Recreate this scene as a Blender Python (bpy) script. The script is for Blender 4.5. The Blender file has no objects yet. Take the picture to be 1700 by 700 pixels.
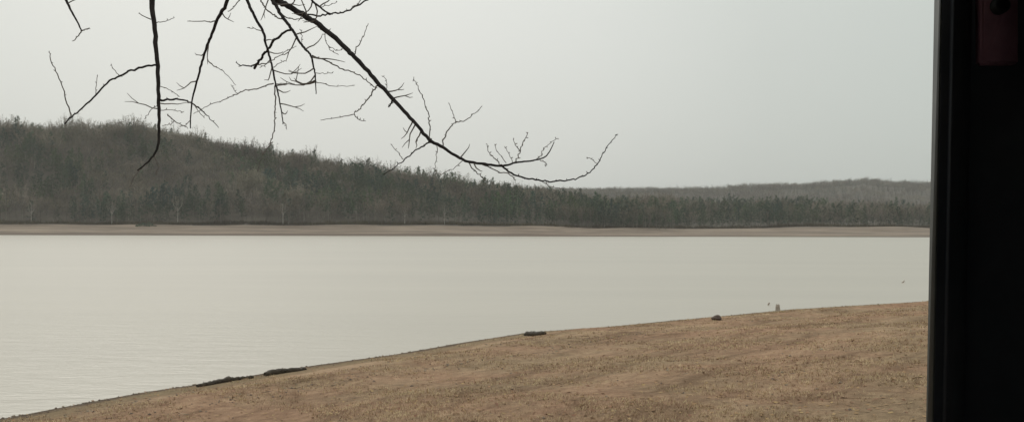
import bpy, math, random
import numpy as np
from mathutils import Matrix, Vector
rad = math.radians
random.seed(7)
rng = np.random.default_rng(7)
scene = bpy.context.scene
C = scene.collection

# ------------------------------------------------------------------ render / camera
scene.render.engine = 'CYCLES'
cy = scene.cycles
cy.use_denoising = True
cy.max_bounces = 8
cy.diffuse_bounces = 3
cy.glossy_bounces = 3
cy.transparent_max_bounces = 6
cy.volume_bounces = 1
cy.sample_clamp_indirect = 6.0
vs = scene.view_settings
scene.display_settings.display_device = 'sRGB'
vs.view_transform = 'Standard'; vs.look = 'None'; vs.gamma = 1.0; vs.exposure = 0.0; vs.use_curve_mapping = False

F = 1633.0
CAM = Vector((0, 0, 4.0))
ROT = (Matrix.Rotation(rad(90 + 1.05), 3, 'X') @ Matrix.Rotation(rad(0.135), 3, 'Z'))
cam = bpy.data.cameras.new('camera')
cam.sensor_width = 36; cam.lens = 36 * F / 1700; cam.clip_start = 0.05; cam.clip_end = 20000
co = bpy.data.objects.new('camera', cam); C.objects.link(co)
co.matrix_world = Matrix.Translation(CAM) @ ROT.to_4x4()
scene.camera = co


def ray(px, py):
    return ROT @ Vector(((px - 850) / F, -(py - 350) / F, -1))


def at(px, py, y):                       # point at world distance y on a sight line
    d = ray(px, py)
    return CAM + d * (y / d.y)


def on_water(px, py):
    d = ray(px, py)
    return CAM + d * (-CAM.z / d.z)


# ------------------------------------------------------------------ materials
def mat(name):
    m = bpy.data.materials.new(name); m.use_nodes = True
    nt = m.node_tree; b = nt.nodes['Principled BSDF']
    return m, nt, b


def node(nt, kind, **kw):
    n = nt.nodes.new(kind)
    for k, v in kw.items():
        setattr(n, k, v)
    return n


def ramp(nt, fac, stops):
    r = node(nt, 'ShaderNodeValToRGB')
    el = r.color_ramp.elements
    while len(el) < len(stops):
        el.new(0.5)
    for e, (p, c) in zip(el, stops):
        e.position = p; e.color = (*c, 1)
    nt.links.new(fac, r.inputs[0])
    return r.outputs[0]


def noise(nt, vec, scale, detail=5, rough=0.6, dist=0.0):
    n = node(nt, 'ShaderNodeTexNoise')
    n.inputs['Scale'].default_value = scale; n.inputs['Detail'].default_value = detail
    n.inputs['Roughness'].default_value = rough; n.inputs['Distortion'].default_value = dist
    nt.links.new(vec, n.inputs['Vector'])
    return n.outputs['Fac']


def mixc(nt, fac, a, b, blend='MIX'):
    n = node(nt, 'ShaderNodeMix', data_type='RGBA', blend_type=blend)
    if isinstance(fac, (int, float)): n.inputs[0].default_value = fac
    else: nt.links.new(fac, n.inputs[0])
    for s, v in ((6, a), (7, b)):
        if isinstance(v, tuple): n.inputs[s].default_value = (*v, 1)
        else: nt.links.new(v, n.inputs[s])
    return n.outputs[2]


def mth(nt, op, a, b=None, c=None, clamp=False):
    n = node(nt, 'ShaderNodeMath', operation=op, use_clamp=clamp)
    for i, v in enumerate((a, b, c)):
        if v is None: continue
        if isinstance(v, (int, float)): n.inputs[i].default_value = v
        else: nt.links.new(v, n.inputs[i])
    return n.outputs[0]


def mapped(nt, src, scale, loc=(0, 0, 0), rotz=0):
    n = node(nt, 'ShaderNodeMapping')
    n.inputs['Scale'].default_value = scale; n.inputs['Location'].default_value = loc
    n.inputs['Rotation'].default_value = (0, 0, rotz)
    nt.links.new(src, n.inputs['Vector'])
    return n.outputs[0]


def bump(nt, b, h, strength, dist):
    n = node(nt, 'ShaderNodeBump'); n.inputs['Strength'].default_value = strength
    n.inputs['Distance'].default_value = dist
    nt.links.new(h, n.inputs['Height']); nt.links.new(n.outputs[0], b.inputs['Normal'])
    return n


def simple(name, stops, scale=4.0, rough=0.9, spec=0.3, bs=0.0, bd=0.02, tint=False, stretch=(1, 1, 1), tvar=0.45):
    m, nt, b = mat(name)
    tc = node(nt, 'ShaderNodeTexCoord')
    f = noise(nt, mapped(nt, tc.outputs['Object'], stretch), scale)
    col = ramp(nt, f, stops)
    if tint:
        a = node(nt, 'ShaderNodeAttribute', attribute_name='tint')
        oi = node(nt, 'ShaderNodeObjectInfo')
        s = mth(nt, 'ADD', a.outputs['Fac'], mth(nt, 'MULTIPLY', oi.outputs['Random'], 0.5))
        k = mth(nt, 'MULTIPLY_ADD', s, tvar * 2, 1 - tvar)
        hs = node(nt, 'ShaderNodeHueSaturation'); nt.links.new(col, hs.inputs['Color']); nt.links.new(k, hs.inputs['Value'])
        hue = mth(nt, 'MULTIPLY_ADD', s, 0.045, 0.475); nt.links.new(hue, hs.inputs['Hue'])
        col = hs.outputs[0]
    nt.links.new(col, b.inputs['Base Color'])
    b.inputs['Roughness'].default_value = rough
    b.inputs['Specular IOR Level'].default_value = spec
    if bs: bump(nt, b, f, bs, bd)
    return m


M = {}
M['bark'] = simple('bark', [(0.3, (0.018, 0.016, 0.015)), (0.7, (0.05, 0.045, 0.042))], 30, 0.95, 0.15, 0.6, 0.01, stretch=(1, 1, 0.3))
M['twig_bark'] = simple('twig_bark', [(0.3, (0.12, 0.11, 0.10)), (0.7, (0.24, 0.22, 0.20))], 30, 0.95, 0.15)
M['far_bark'] = simple('far_bark', [(0.3, (0.085, 0.077, 0.065)), (0.7, (0.17, 0.155, 0.135))], 0.6, 0.95, 0.2, tint=True)
M['pale_bark'] = simple('pale_bark', [(0.3, (0.27, 0.26, 0.23)), (0.7, (0.42, 0.40, 0.36))], 0.6, 0.95, 0.2, tint=True, tvar=0.15)
M['twigs'] = simple('twigs', [(0.35, (0.115, 0.102, 0.072)), (0.65, (0.235, 0.196, 0.164))], 0.035, 0.95, 0.1, tint=True, tvar=0.42)
M['needles'] = simple('needles', [(0.35, (0.024, 0.052, 0.042)), (0.65, (0.075, 0.100, 0.046))], 0.03, 0.9, 0.2, tint=True, tvar=0.42)
M['brush'] = simple('brush', [(0.3, (0.045, 0.036, 0.024)), (0.7, (0.10, 0.08, 0.054))], 0.2, 0.95, 0.1, tint=True)
M['straw'] = simple('straw', [(0.3, (0.28, 0.19, 0.115)), (0.7, (0.54, 0.40, 0.26))], 0.8, 0.9, 0.2, tint=True, tvar=0.35)
M['leaf'] = simple('leaf', [(0.3, (0.22, 0.125, 0.07)), (0.7, (0.38, 0.235, 0.135))], 3, 0.9, 0.2, tint=True, tvar=0.25)
M['wet_wood'] = simple('wet_wood', [(0.3, (0.022, 0.017, 0.011)), (0.7, (0.085, 0.067, 0.045))], 14, 0.7, 0.3, 0.8, 0.02, stretch=(0.3, 1, 1))
M['grey_wood'] = simple('grey_wood', [(0.3, (0.30, 0.26, 0.21)), (0.7, (0.46, 0.40, 0.33))], 9, 0.9, 0.3, 0.8, 0.02)
M['stone'] = simple('stone', [(0.3, (0.13, 0.10, 0.078)), (0.7, (0.28, 0.225, 0.17))], 9, 0.9, 0.3, 0.8, 0.02, tint=True)
M['black_panel'] = simple('black_panel', [(0.3, (0.032, 0.038, 0.046)), (0.7, (0.06, 0.062, 0.072))], 3, 0.6, 0.2)
M['grey_trim'] = simple('grey_trim', [(0.3, (0.085, 0.09, 0.085)), (0.7, (0.12, 0.125, 0.118))], 6, 0.6, 0.3)
M['inner_wall'] = simple('inner_wall', [(0.3, (0.34, 0.35, 0.34)), (0.7, (0.42, 0.43, 0.42))], 3, 0.8, 0.2)
M['dull_red'] = simple('dull_red', [(0.3, (0.24, 0.12, 0.15)), (0.7, (0.36, 0.17, 0.21))], 12, 0.7, 0.2)
M['knob_black'] = simple('knob_black', [(0.3, (0.008, 0.008, 0.008)), (0.7, (0.012, 0.012, 0.012))], 12, 0.5, 0.3)

# beach: dry dormant grass over clay; 'shore' = metres from the waterline
m, nt, b = mat('dry_beach'); M['beach'] = m
geo = node(nt, 'ShaderNodeNewGeometry'); P = geo.outputs['Position']
sh = node(nt, 'ShaderNodeAttribute', attribute_name='shore').outputs['Fac']
al = node(nt, 'ShaderNodeAttribute', attribute_name='along').outputs['Fac']
cmb = node(nt, 'ShaderNodeCombineXYZ'); nt.links.new(al, cmb.inputs[0]); nt.links.new(sh, cmb.inputs[1])
streak = noise(nt, mapped(nt, cmb.outputs[0], (0.16, 0.62, 1)), 1.0, 10, 0.74, 0.5)
patch = noise(nt, P, 0.25, 7, 0.65)
fine = noise(nt, P, 3.2, 10, 0.8)
grit = noise(nt, P, 38, 4, 0.7)
clay = ramp(nt, fine, [(0.27, (0.175, 0.110, 0.070)), (0.5, (0.355, 0.217, 0.134)), (0.73, (0.57, 0.372, 0.24))])
grass = ramp(nt, fine, [(0.27, (0.165, 0.122, 0.072)), (0.5, (0.335, 0.238, 0.145)), (0.73, (0.54, 0.385, 0.24))])
c1 = mixc(nt, ramp(nt, patch, [(0.42, (0, 0, 0)), (0.6, (1, 1, 1))]), clay, grass)
c2 = mixc(nt, ramp(nt, streak, [(0.52, (0, 0, 0)), (0.72, (0.5, 0.5, 0.5))]), c1, (0.68, 0.47, 0.30))
c3 = mixc(nt, ramp(nt, streak, [(0.36, (0.8, 0.8, 0.8)), (0.49, (0, 0, 0))]), c2, (0.18, 0.112, 0.064))
c4 = mixc(nt, ramp(nt, grit, [(0.3, (0.5, 0.5, 0.5)), (0.46, (0, 0, 0))]), c3, (0.10, 0.065, 0.038))
wob = mth(nt, 'MULTIPLY_ADD', noise(nt, P, 0.9, 4), 0.8, -0.4)
wetd = mth(nt, 'ADD', sh, wob)
# a belt of olive-brown damp turf, then a pale dry strand line of straw
belt = ramp(nt, mth(nt, 'MULTIPLY', wetd, 0.2), [(0.08, (0, 0, 0)), (0.16, (.75, .75, .75)), (0.30, (.6, .6, .6)), (0.42, (0, 0, 0))])
c4 = mixc(nt, belt, c4, mixc(nt, fine, (0.15, 0.112, 0.06), (0.36, 0.29, 0.175)))
strand = ramp(nt, mth(nt, 'MULTIPLY', mth(nt, 'ADD', wetd, mth(nt, 'MULTIPLY', streak, 1.5)), 0.2), [(0.50, (0, 0, 0)), (0.60, (.7, .7, .7)), (0.72, (0, 0, 0))])
c4 = mixc(nt, strand, c4, mixc(nt, fine, (0.34, 0.225, 0.14), (0.64, 0.46, 0.30)))
c5 = mixc(nt, ramp(nt, mth(nt, 'MULTIPLY', wetd, 0.5), [(0.22, (1, 1, 1)), (0.46, (0, 0, 0))]), c4, (0.115, 0.085, 0.06))
nt.links.new(c5, b.inputs['Base Color'])
b.inputs['Roughness'].default_value = 0.95; b.inputs['Specular IOR Level'].default_value = 0.15
hh = mth(nt, 'ADD', mth(nt, 'MULTIPLY', fine, 0.7), mth(nt, 'MULTIPLY', grit, 0.3))
bump(nt, b, hh, 1.0, 0.09)

m, nt, b = mat('exposed_lakebed'); M['bank'] = m
geo = node(nt, 'ShaderNodeNewGeometry'); P = geo.outputs['Position']
bd_ = noise(nt, mapped(nt, P, (0.02, 0.16, 1)), 1.0, 8, 0.7)
col = ramp(nt, bd_, [(0.36, (0.115, 0.083, 0.058)), (0.5, (0.205, 0.158, 0.116)), (0.64, (0.31, 0.243, 0.18))])
sh = node(nt, 'ShaderNodeAttribute', attribute_name='shore').outputs['Fac']
wet = ramp(nt, mth(nt, 'MULTIPLY', mth(nt, 'ADD', sh, mth(nt, 'MULTIPLY', bd_, 8.0)), 0.04), [(0.3, (1, 1, 1)), (0.45, (0, 0, 0))])
nt.links.new(mixc(nt, wet, col, (0.13, 0.094, 0.068)), b.inputs['Base Color'])
b.inputs['Roughness'].default_value = 0.95

m, nt, b = mat('forest_floor'); M['floor'] = m
geo = node(nt, 'ShaderNodeNewGeometry')
nt.links.new(ramp(nt, noise(nt, geo.outputs['Position'], 0.08, 6), [(0.3, (0.06, 0.05, 0.038)), (0.7, (0.11, 0.093, 0.07))]), b.inputs['Base Color'])
b.inputs['Roughness'].default_value = 1.0

# water: silty, wind-rippled
m, nt, b = mat('silty_water'); M['water'] = m
geo = node(nt, 'ShaderNodeNewGeometry'); P = geo.outputs['Position']
big = noise(nt, mapped(nt, P, (0.010, 0.07, 1), rotz=0.05), 1.0, 7, 0.68)
colw = ramp(nt, big, [(0.35, (0.445, 0.41, 0.342)), (0.65, (0.485, 0.448, 0.373))])
nt.links.new(colw, b.inputs['Base Color'])
b.inputs['IOR'].default_value = 1.33
b.inputs['Roughness'].default_value = 0.30
w1 = noise(nt, mapped(nt, P, (0.5, 1.5, 1), rotz=0.15), 1.0, 4, 0.6)
w2 = noise(nt, mapped(nt, P, (2.5, 6.0, 1), rotz=-0.1), 1.0, 4, 0.6)
bump(nt, b, mth(nt, 'ADD', w1, mth(nt, 'MULTIPLY', w2, 0.35)), 0.45, 0.12)


# ------------------------------------------------------------------ mesh helpers
def make_mesh(name, V, Fc, mats, midx=None, attrs=None, smooth=False):
    """V (n,3); Fc (m,3) or (m,4)"""
    V = np.asarray(V, dtype=np.float32); Fc = np.asarray(Fc, dtype=np.int32)
    me = bpy.data.meshes.new(name)
    k = Fc.shape[1]
    me.vertices.add(len(V)); me.vertices.foreach_set('co', V.ravel())
    me.loops.add(Fc.size); me.loops.foreach_set('vertex_index', Fc.ravel())
    me.polygons.add(len(Fc))
    me.polygons.foreach_set('loop_start', np.arange(len(Fc), dtype=np.int32) * k)
    me.polygons.foreach_set('loop_total', np.full(len(Fc), k, dtype=np.int32))
    for mm in mats: me.materials.append(mm)
    if midx is not None: me.polygons.foreach_set('material_index', np.asarray(midx, dtype=np.int32))
    if smooth: me.polygons.foreach_set('use_smooth', np.ones(len(Fc), dtype=bool))
    for an, av in (attrs or {}).items():
        a = me.attributes.new(an, 'FLOAT', 'POINT'); a.data.foreach_set('value', np.asarray(av, dtype=np.float32))
    me.update(calc_edges=True); me.validate()
    return me


def link(name, me, parent=None, loc=None):
    o = bpy.data.objects.new(name, me); C.objects.link(o)
    if parent is not None: o.parent = parent
    if loc is not None: o.location = loc
    return o


def tag(o, label=None, cat=None, group=None, kind=None):
    if label: o['label'] = label
    if cat: o['category'] = cat
    if group: o['group'] = group
    if kind: o['kind'] = kind
    return o


class TB:                                   # triangle builder
    def __init__(s): s.v = []; s.f = []; s.m = []

    def tri(s, a, b, c, mi=0):
        n = len(s.v); s.v += [a, b, c]; s.f.append((n, n + 1, n + 2)); s.m.append(mi)

    def quad(s, a, b, c, d, mi=0):
        n = len(s.v); s.v += [a, b, c, d]; s.f += [(n, n + 1, n + 2), (n, n + 2, n + 3)]; s.m += [mi, mi]

    def tube(s, pts, rads, sides=4, mi=0, cap=True):
        pts = [Vector(p) for p in pts]; n0 = len(s.v)
        up = Vector((0.13, 0.21, 1)).normalized()
        fr = None
        for i, p in enumerate(pts):
            t = (pts[min(i + 1, len(pts) - 1)] - pts[max(i - 1, 0)]).normalized()
            if fr is None:
                fr = t.cross(up)
                if fr.length < 0.05: fr = t.cross(Vector((1, 0, 0)))
            fr = (fr - t * fr.dot(t)).normalized(); bn = t.cross(fr)
            for k in range(sides):
                a = 2 * math.pi * k / sides
                q = p + (fr * math.cos(a) + bn * math.sin(a)) * rads[i]
                s.v.append((q.x, q.y, q.z))
        for i in range(len(pts) - 1):
            for k in range(sides):
                a = n0 + i * sides + k; b_ = n0 + i * sides + (k + 1) % sides
                c = b_ + sides; d = a + sides
                s.f += [(a, b_, c), (a, c, d)]; s.m += [mi, mi]
        if cap:
            for i in (0, len(pts) - 1):
                n = len(s.v); s.v.append(tuple(pts[i]))
                for k in range(sides):
                    s.f.append((n, n0 + i * sides + k, n0 + i * sides + (k + 1) % sides)); s.m.append(mi)

    def mesh(s, name, mats, smooth=False, tint=None):
        at_ = {'tint': np.full(len(s.v), tint)} if tint is not None else None
        return make_mesh(name, s.v, s.f, mats, s.m, at_, smooth)


def catmull(pts, n=5):
    out = []
    for i in range(len(pts) - 1):
        p0 = pts[max(i - 1, 0)]; p1 = pts[i]; p2 = pts[i + 1]; p3 = pts[min(i + 2, len(pts) - 1)]
        for j in range(n):
            t = j / n
            out.append(tuple(0.5 * ((2 * b_) + (-a + c) * t + (2 * a - 5 * b_ + 4 * c - d) * t * t + (-a + 3 * b_ - 3 * c + d) * t ** 3)
                             for a, b_, c, d in zip(p0, p1, p2, p3)))
    out.append(tuple(pts[-1])); return out


# ------------------------------------------------------------------ terrain
shore_px = [(0, 697), (130, 672), (225, 655), (325, 640), (420, 624), (500, 611), (640, 592), (760, 571), (870, 554), (1000, 545),
            (1100, 535), (1200, 526), (1300, 516), (1400, 510), (1545, 501)]
near_line = [(-4600, -900), (-400, -90), (-90, -26), (-40, -4), (-24, 8), (-15.5, 16.0)]
for p in shore_px:
    w = on_water(*p); near_line.append((w.x, w.y))
near_line += [(32, 61), (48, 70), (80, 80), (160, 92), (320, 100), (4600, 300)]
NL = np.array(near_line)


def shore_dist(x, y):
    """signed metres from the near waterline (+ = land) and distance along it"""
    best = np.full(x.shape, 1e9); along = np.zeros(x.shape); cum = 0
    for (ax, ay), (bx, by) in zip(NL[:-1], NL[1:]):
        dx, dy = bx - ax, by - ay; L = math.hypot(dx, dy)
        t = np.clip(((x - ax) * dx + (y - ay) * dy) / (L * L), 0, 1)
        d = np.hypot(x - ax - t * dx, y - ay - t * dy)
        k = d < best; best = np.where(k, d, best); along = np.where(k, cum + t * L, along); cum += L
    ys = np.interp(x, NL[:, 0], NL[:, 1])
    return np.where(y < ys, best, -best), along


def wav(x, y, f, s):
    return (np.sin(x * f + s) * np.cos(y * f * 1.13 + s * 2.1) + 0.5 * np.sin(x * f * 2.3 + y * f * 1.7 + s * 3) + 0.25 * np.cos(x * f * 4.1 - y * f * 5.3 + s))


def far_y(x):
    return 545 + 1.2 * np.sin(x * 0.021) + 0.7 * np.sin(x * 0.057 + 1)


def sst(t):
    t = np.clip(t, 0, 1); return t * t * (3 - 2 * t)


def terrain(x, y):
    d, al = shore_dist(x, y)
    land = 0.07 * sst(d / 0.35) + 0.088 * np.minimum(d, 22) + 0.004 * np.maximum(d - 22, 0).clip(0, 200)
    land += np.minimum(d / 4, 1).clip(0, 1) * (0.035 * wav(x, y, 0.55, 1.3) + 0.012 * wav(x, y, 2.3, 0.4))
    hollow = -0.10 * np.exp(-((d - 6.5 + 1.0 * np.sin(al * 0.14)) / 1.6) ** 2) + 0.10 * np.exp(-((d - 3.4 + 0.5 * np.sin(al * 0.2 + 2)) / 0.9) ** 2)
    land += hollow
    under = np.maximum(0.16 * d, -3.0)
    near = np.where(d > 0, land, under)
    u = np.clip(850 + F * x / np.maximum(y, 1.0), -900, 3200)
    df = y - far_y(x)
    bt = np.interp(u, [-900, 0, 900, 1050, 1300, 3000], [6.4, 6.3, 5.9, 5.0, 4.9, 5.0]) + .32 * np.sin(x * .035 + 1) * np.sin(x * .013) + .18 * np.sin(x * .11)
    bw = np.interp(u, [-900, 900, 1100, 3000], [34, 36, 62, 70])
    bank = bt * np.clip(df / bw, 0, 1) ** 0.85
    T = np.interp(u, [-900, -200, 0, 120, 210, 300, 400, 500, 600, 700, 800, 900, 950, 1000, 1100],
                  [168, 176, 176, 172, 174, 160, 139, 124, 107, 91, 77, 66, 56, 42, 20])
    hA = np.maximum(4 + T * 760 / F - 15.5, bt)
    A = bt + (hA - bt) * sst((df - 34) / 178) * (1 + 0.00018 * np.clip(df - 200, 0, 300))
    TB_ = np.interp(u, [800, 1000, 1150, 1330, 1545, 3000], [30, 41, 50, 50, 42, 40])
    hB = np.maximum(4 + TB_ * 900 / F - 14, bt)
    B = bt + (hB - bt) * sst((df - 80) / 270)
    TC = np.interp(u, [0, 960, 1180, 1240, 1330, 1380, 1440, 1480, 1545, 1700, 3200], [60, 69, 71, 76, 78, 82, 86, 82, 81, 78, 60])
    hC = 4 + TC * 2000 / F - 15
    Cc = bt + (hC - bt) * sst((df - 800) / 650)
    far = np.where(df > 0, np.maximum(np.maximum(np.minimum(A, 400), B), Cc), np.maximum(df * 0.12, -3))
    far = np.where(df < bw, np.minimum(far, bank) + 0.0, far)
    far += np.where(df > 40, 0.8 * wav(x, y, 0.02, 0.7), 0)
    z = np.where(y > 320, far, near)
    return z, np.where(y > 320, df, d), al, u, bw


fr = np.concatenate([np.linspace(-38, 38, 620)])
bk = np.linspace(38, 322, 70)[1:-1]
az = np.radians(np.concatenate([fr, bk]))
rr = np.concatenate([[0.4, 1.5, 3, 4.5, 6], np.arange(7, 62, 0.14), np.geomspace(62, 320, 26), np.linspace(330, 535, 10),
                     np.linspace(538, 640, 60), np.geomspace(645, 2600, 90), np.geomspace(2700, 4500, 6)])
NA, NR = len(az), len(rr)
RR, AA = np.meshgrid(rr, az, indexing='ij')
X = RR * np.sin(AA); Y = RR * np.cos(AA)
# far rings run parallel to the far bank rather than round the viewer
k = np.clip((RR - 320) / 200, 0, 1) * (np.abs(np.degrees(AA)) < 38.5)
cosA = np.cos(AA)
sc = 1 + k * (1 / np.maximum(cosA, 0.6) - 1)
X *= sc; Y *= sc
Z, S, AL, U, BW = terrain(X, Y)
V = np.stack([X, Y, Z], -1).reshape(-1, 3)
i, j = np.meshgrid(np.arange(NR - 1), np.arange(NA), indexing='ij')
j2 = (j + 1) % NA
Fq = np.stack([i * NA + j, (i + 1) * NA + j, (i + 1) * NA + j2, i * NA + j2], -1).reshape(-1, 4)[:, ::-1]
fy = Y[:-1, :].reshape(-1); fs = S[:-1, :].reshape(-1); fb = BW[:-1, :].reshape(-1)
mi = np.where(fy < 320, 0, np.where(fs < fb - 2, 1, 2))
g = link('ground', make_mesh('ground', V, Fq, [M['beach'], M['bank'], M['floor']], mi,
                             {'shore': S.ravel(), 'along': AL.ravel()}, smooth=True))
tag(g, 'dry brown lakeshore ground sloping down to the water, with wooded hills beyond', 'ground', kind='structure')


def ground_z(x, y):
    return float(terrain(np.array([float(x)]), np.array([float(y)]))[0][0])


wv = [(-4500, -4500, 0), (4500, -4500, 0), (4500, 900, 0), (-4500, 900, 0)]
wa = link('lake', make_mesh('lake', wv, [(0, 1, 2, 3)], [M['water']]))
tag(wa, 'calm pale silty lake reflecting the overcast sky', 'lake', kind='structure')


# ------------------------------------------------------------------ far trees
def bare_tree(H, seed, ntw=190, spread=0.30, tw=0.06):
    r = random.Random(seed); t = TB()
    bend = Vector((r.uniform(-.05, .05), r.uniform(-.05, .05), 0)) * H
    fk = r.uniform(.34, .5)
    pts = [Vector((0, 0, -0.6)), Vector((0, 0, H * .2)) + bend * .3, Vector((0, 0, H * fk)) + bend * .8, Vector((0, 0, H * .8)) + bend]
    r0 = H * 0.0125
    t.tube(pts, [r0 * 1.25, r0, r0 * .75, r0 * .12], 4, 0)
    limbs = []
    n = 13
    for k in range(n):
        f = fk * r.uniform(.75, 1.0) if k < 9 else r.uniform(fk, .75); a = k * 2.4 + r.uniform(-.5, .5)
        b0 = Vector((0, 0, H * f)) + bend * f
        reach = r.uniform(.35, 1.0)
        top = H * (r.uniform(.84, 1.0) - .22 * reach * reach)
        d = Vector((math.cos(a), math.sin(a), 0)) * H * spread * reach * .75
        b2 = b0 + d + Vector((0, 0, top - b0.z)); b1 = b0 + d * .7 + Vector((0, 0, (top - b0.z) * .45))
        limbs.append((b0, b1, b2))
        t.tube([b0, b1, b2], [r0 * .45, r0 * .3, r0 * .07], 3, 0, cap=False)
    for k in range(ntw):
        b0, b1, b2 = r.choice(limbs); f = .25 + .75 * r.random() ** 0.7
        p = b0.lerp(b1, f * 2) if f < .5 else b1.lerp(b2, f * 2 - 1)
        a = r.uniform(0, 6.283)
        d = Vector((math.cos(a), math.sin(a), r.uniform(-.1, 1.3))).normalized() * r.uniform(.05, .11) * H
        s = Vector((-math.sin(a), math.cos(a), r.uniform(-.4, .4))).normalized() * tw * r.uniform(.7, 1.5)
        t.tri(tuple(p - s), tuple(p + s), tuple(p + d), 1)
        if r.random() < .7:
            q = p + d * .4; d2 = (d + Vector((r.uniform(-1, 1), r.uniform(-1, 1), r.uniform(-.4, .8))) * d.length * .8) * .6
            t.tri(tuple(q - s * .7), tuple(q + s * .7), tuple(q + d2), 1)
    return t


def pine_tree(H, seed, n=330, w=0.19):
    r = random.Random(seed); t = TB(); r0 = H * .012
    t.tube([(0, 0, -.6), (0, 0, H * .5), (0, 0, H * .98)], [r0 * 1.2, r0 * .7, r0 * .1], 4, 0)
    low = r.uniform(.08, .3)
    lob = [r.uniform(.7, 1.3) for _ in range(9)]
    clumps = []
    for k in range(30):
        f = low + (1 - low) * (k + r.random()) / 30
        a = r.uniform(0, 6.283)
        R = H * w * (1 - ((f - low) / (1 - low)) ** 1.7 * .85) * lob[int(a / 6.283 * 8.99)] * r.uniform(.6, 1.1)
        c = Vector((math.cos(a) * R, math.sin(a) * R, H * f + R * .12))
        t.tube([Vector((0, 0, H * f - R * .15)), c], [r0 * .3, r0 * .08], 3, 0, cap=False)
        clumps.append((c, R))
    for k in range(n):
        c, R = r.choice(clumps); g_ = r.uniform(.35, 1.08)
        p = Vector((c.x * g_, c.y * g_, c.z)) + Vector((r.gauss(0, .35), r.gauss(0, .35), r.gauss(0, .28))) * (H / 17)
        e = [Vector((r.gauss(0, 1), r.gauss(0, 1), r.gauss(0, .8))).normalized() * r.uniform(.3, .62) * (H / 17) for _ in range(3)]
        t.tri(tuple(p + e[0]), tuple(p + e[1]), tuple(p + e[2]), 1)
    return t


BARE = [bare_tree(1.0 * h, 10 + q, ntw=230, spread=.50, tw=.075) for q, h in enumerate((15, 17, 18, 16, 19, 14))]
BAREH = (15, 17, 18, 16, 19, 14)
FBARE = [bare_tree(16, 40 + q, ntw=70, tw=0.20, spread=.42) for q in range(4)]
PINE = [pine_tree(17, 20 + q, n=380 + 30 * q, w=(.19, .25, .22, .28, .2)[q]) for q in range(5)]
FPINE = [pine_tree(17, 30 + q, n=60) for q in range(2)]


def forest(name, spots, label, mats=('far_bark', 'twigs', 'needles')):
    """spots: list of (builder, is_pine, x, y, z, scale, rot)  -> ONE mesh"""
    Vs, Fs, Ms, Ts = [], [], [], []; n = 0
    cache = {}
    for tb, pine, x, y, z, s, a in spots:
        if id(tb) not in cache:
            cache[id(tb)] = (np.array([tuple(v) for v in tb.v], dtype=np.float32), np.array(tb.f, dtype=np.int32), np.array(tb.m, dtype=np.int32))
        v, f, mm = cache[id(tb)]
        ca, sa = math.cos(a) * s, math.sin(a) * s
        w = np.empty_like(v)
        w[:, 0] = v[:, 0] * ca - v[:, 1] * sa + x; w[:, 1] = v[:, 0] * sa + v[:, 1] * ca + y; w[:, 2] = v[:, 2] * s + z
        Vs.append(w); Fs.append(f + n); Ms.append(np.where(mm == 1, 2 if pine else 1, 0)); n += len(v)
        Ts.append(np.full(len(v), .8 * clump(x * .5, y * .6, 2.2) + .2 * random.random(), dtype=np.float32))
    o = link(name, make_mesh(name, np.concatenate(Vs), np.concatenate(Fs), [M[q] for q in mats], np.concatenate(Ms), {'tint': np.concatenate(Ts)}))
    return tag(o, label, 'woodland', kind='stuff')


def clump(x, y, s):
    a = math.sin(x * .045 + s) * math.cos(y * .061 + s * 1.9) + .7 * math.sin(x * .11 + y * .09 + s * 3.1) + .4 * math.cos(x * .23 - y * .17 + s)
    return min(1, max(0, .5 + .36 * a))


def field(x, y, s):
    return 0.5 + 0.28 * (math.sin(x * .031 + s) * math.cos(y * .027 + s * 1.7) + .6 * math.sin(x * .083 + y * .05 + s * 2.3))


def spots_in(u0, u1, y0, y1, n, pinefn, zmin=None, trees=BARE, pines=PINE, smin=.72, smax=1.22):
    ys = np.sqrt(rng.uniform(y0 ** 2, y1 ** 2, n)); us = rng.uniform(u0, u1, n)
    xs = (us - 850) / F * ys
    zs = terrain(xs, ys)[0]
    out = []
    for x, y, z, u in zip(xs, ys, zs, us):
        p = pinefn(u, y, x)
        pine = random.random() < p
        tb = random.choice(pines if pine else trees)
        sc_ = random.uniform(smin, smax) * (.78 + .42 * clump(x * 1.3, y * 1.3, 8.0))
        out.append((tb, pine, x, y, z - .2, sc_ * (0.95 if pine else 1), random.uniform(0, 6.28)))
    return out


def pine_A(u, y, x):
    depth = (y - 585) / 175
    base = np.interp(u, [-300, 0, 60, 150, 260, 420, 560, 650, 800, 1000], [.3, .4, .25, .4, .35, .3, .7, .95, 1.1, 1.1])
    k = max(0, 1 - depth * .95)
    f = field(x, y, 1.1)
    g_ = 1.0 if clump(x * .7, y * .7, 5.0) > .5 else .10
    up = .75 if (depth > .2 and depth < .75 and clump(x * .7, y * .7, 5.0) > .72 and u < 520) else 0
    return min(1, base * k * 3.0 * g_ * (0.35 + 1.3 * f)) + up + (.03 if depth > .5 else 0)


def pine_B(u, y, x):
    return np.interp(u, [900, 1000, 1330, 1420, 1560, 2200], [.7, .8, .75, .35, .3, .4]) * (1.15 if clump(x, y, 4.0) > .45 else .6)


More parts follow.
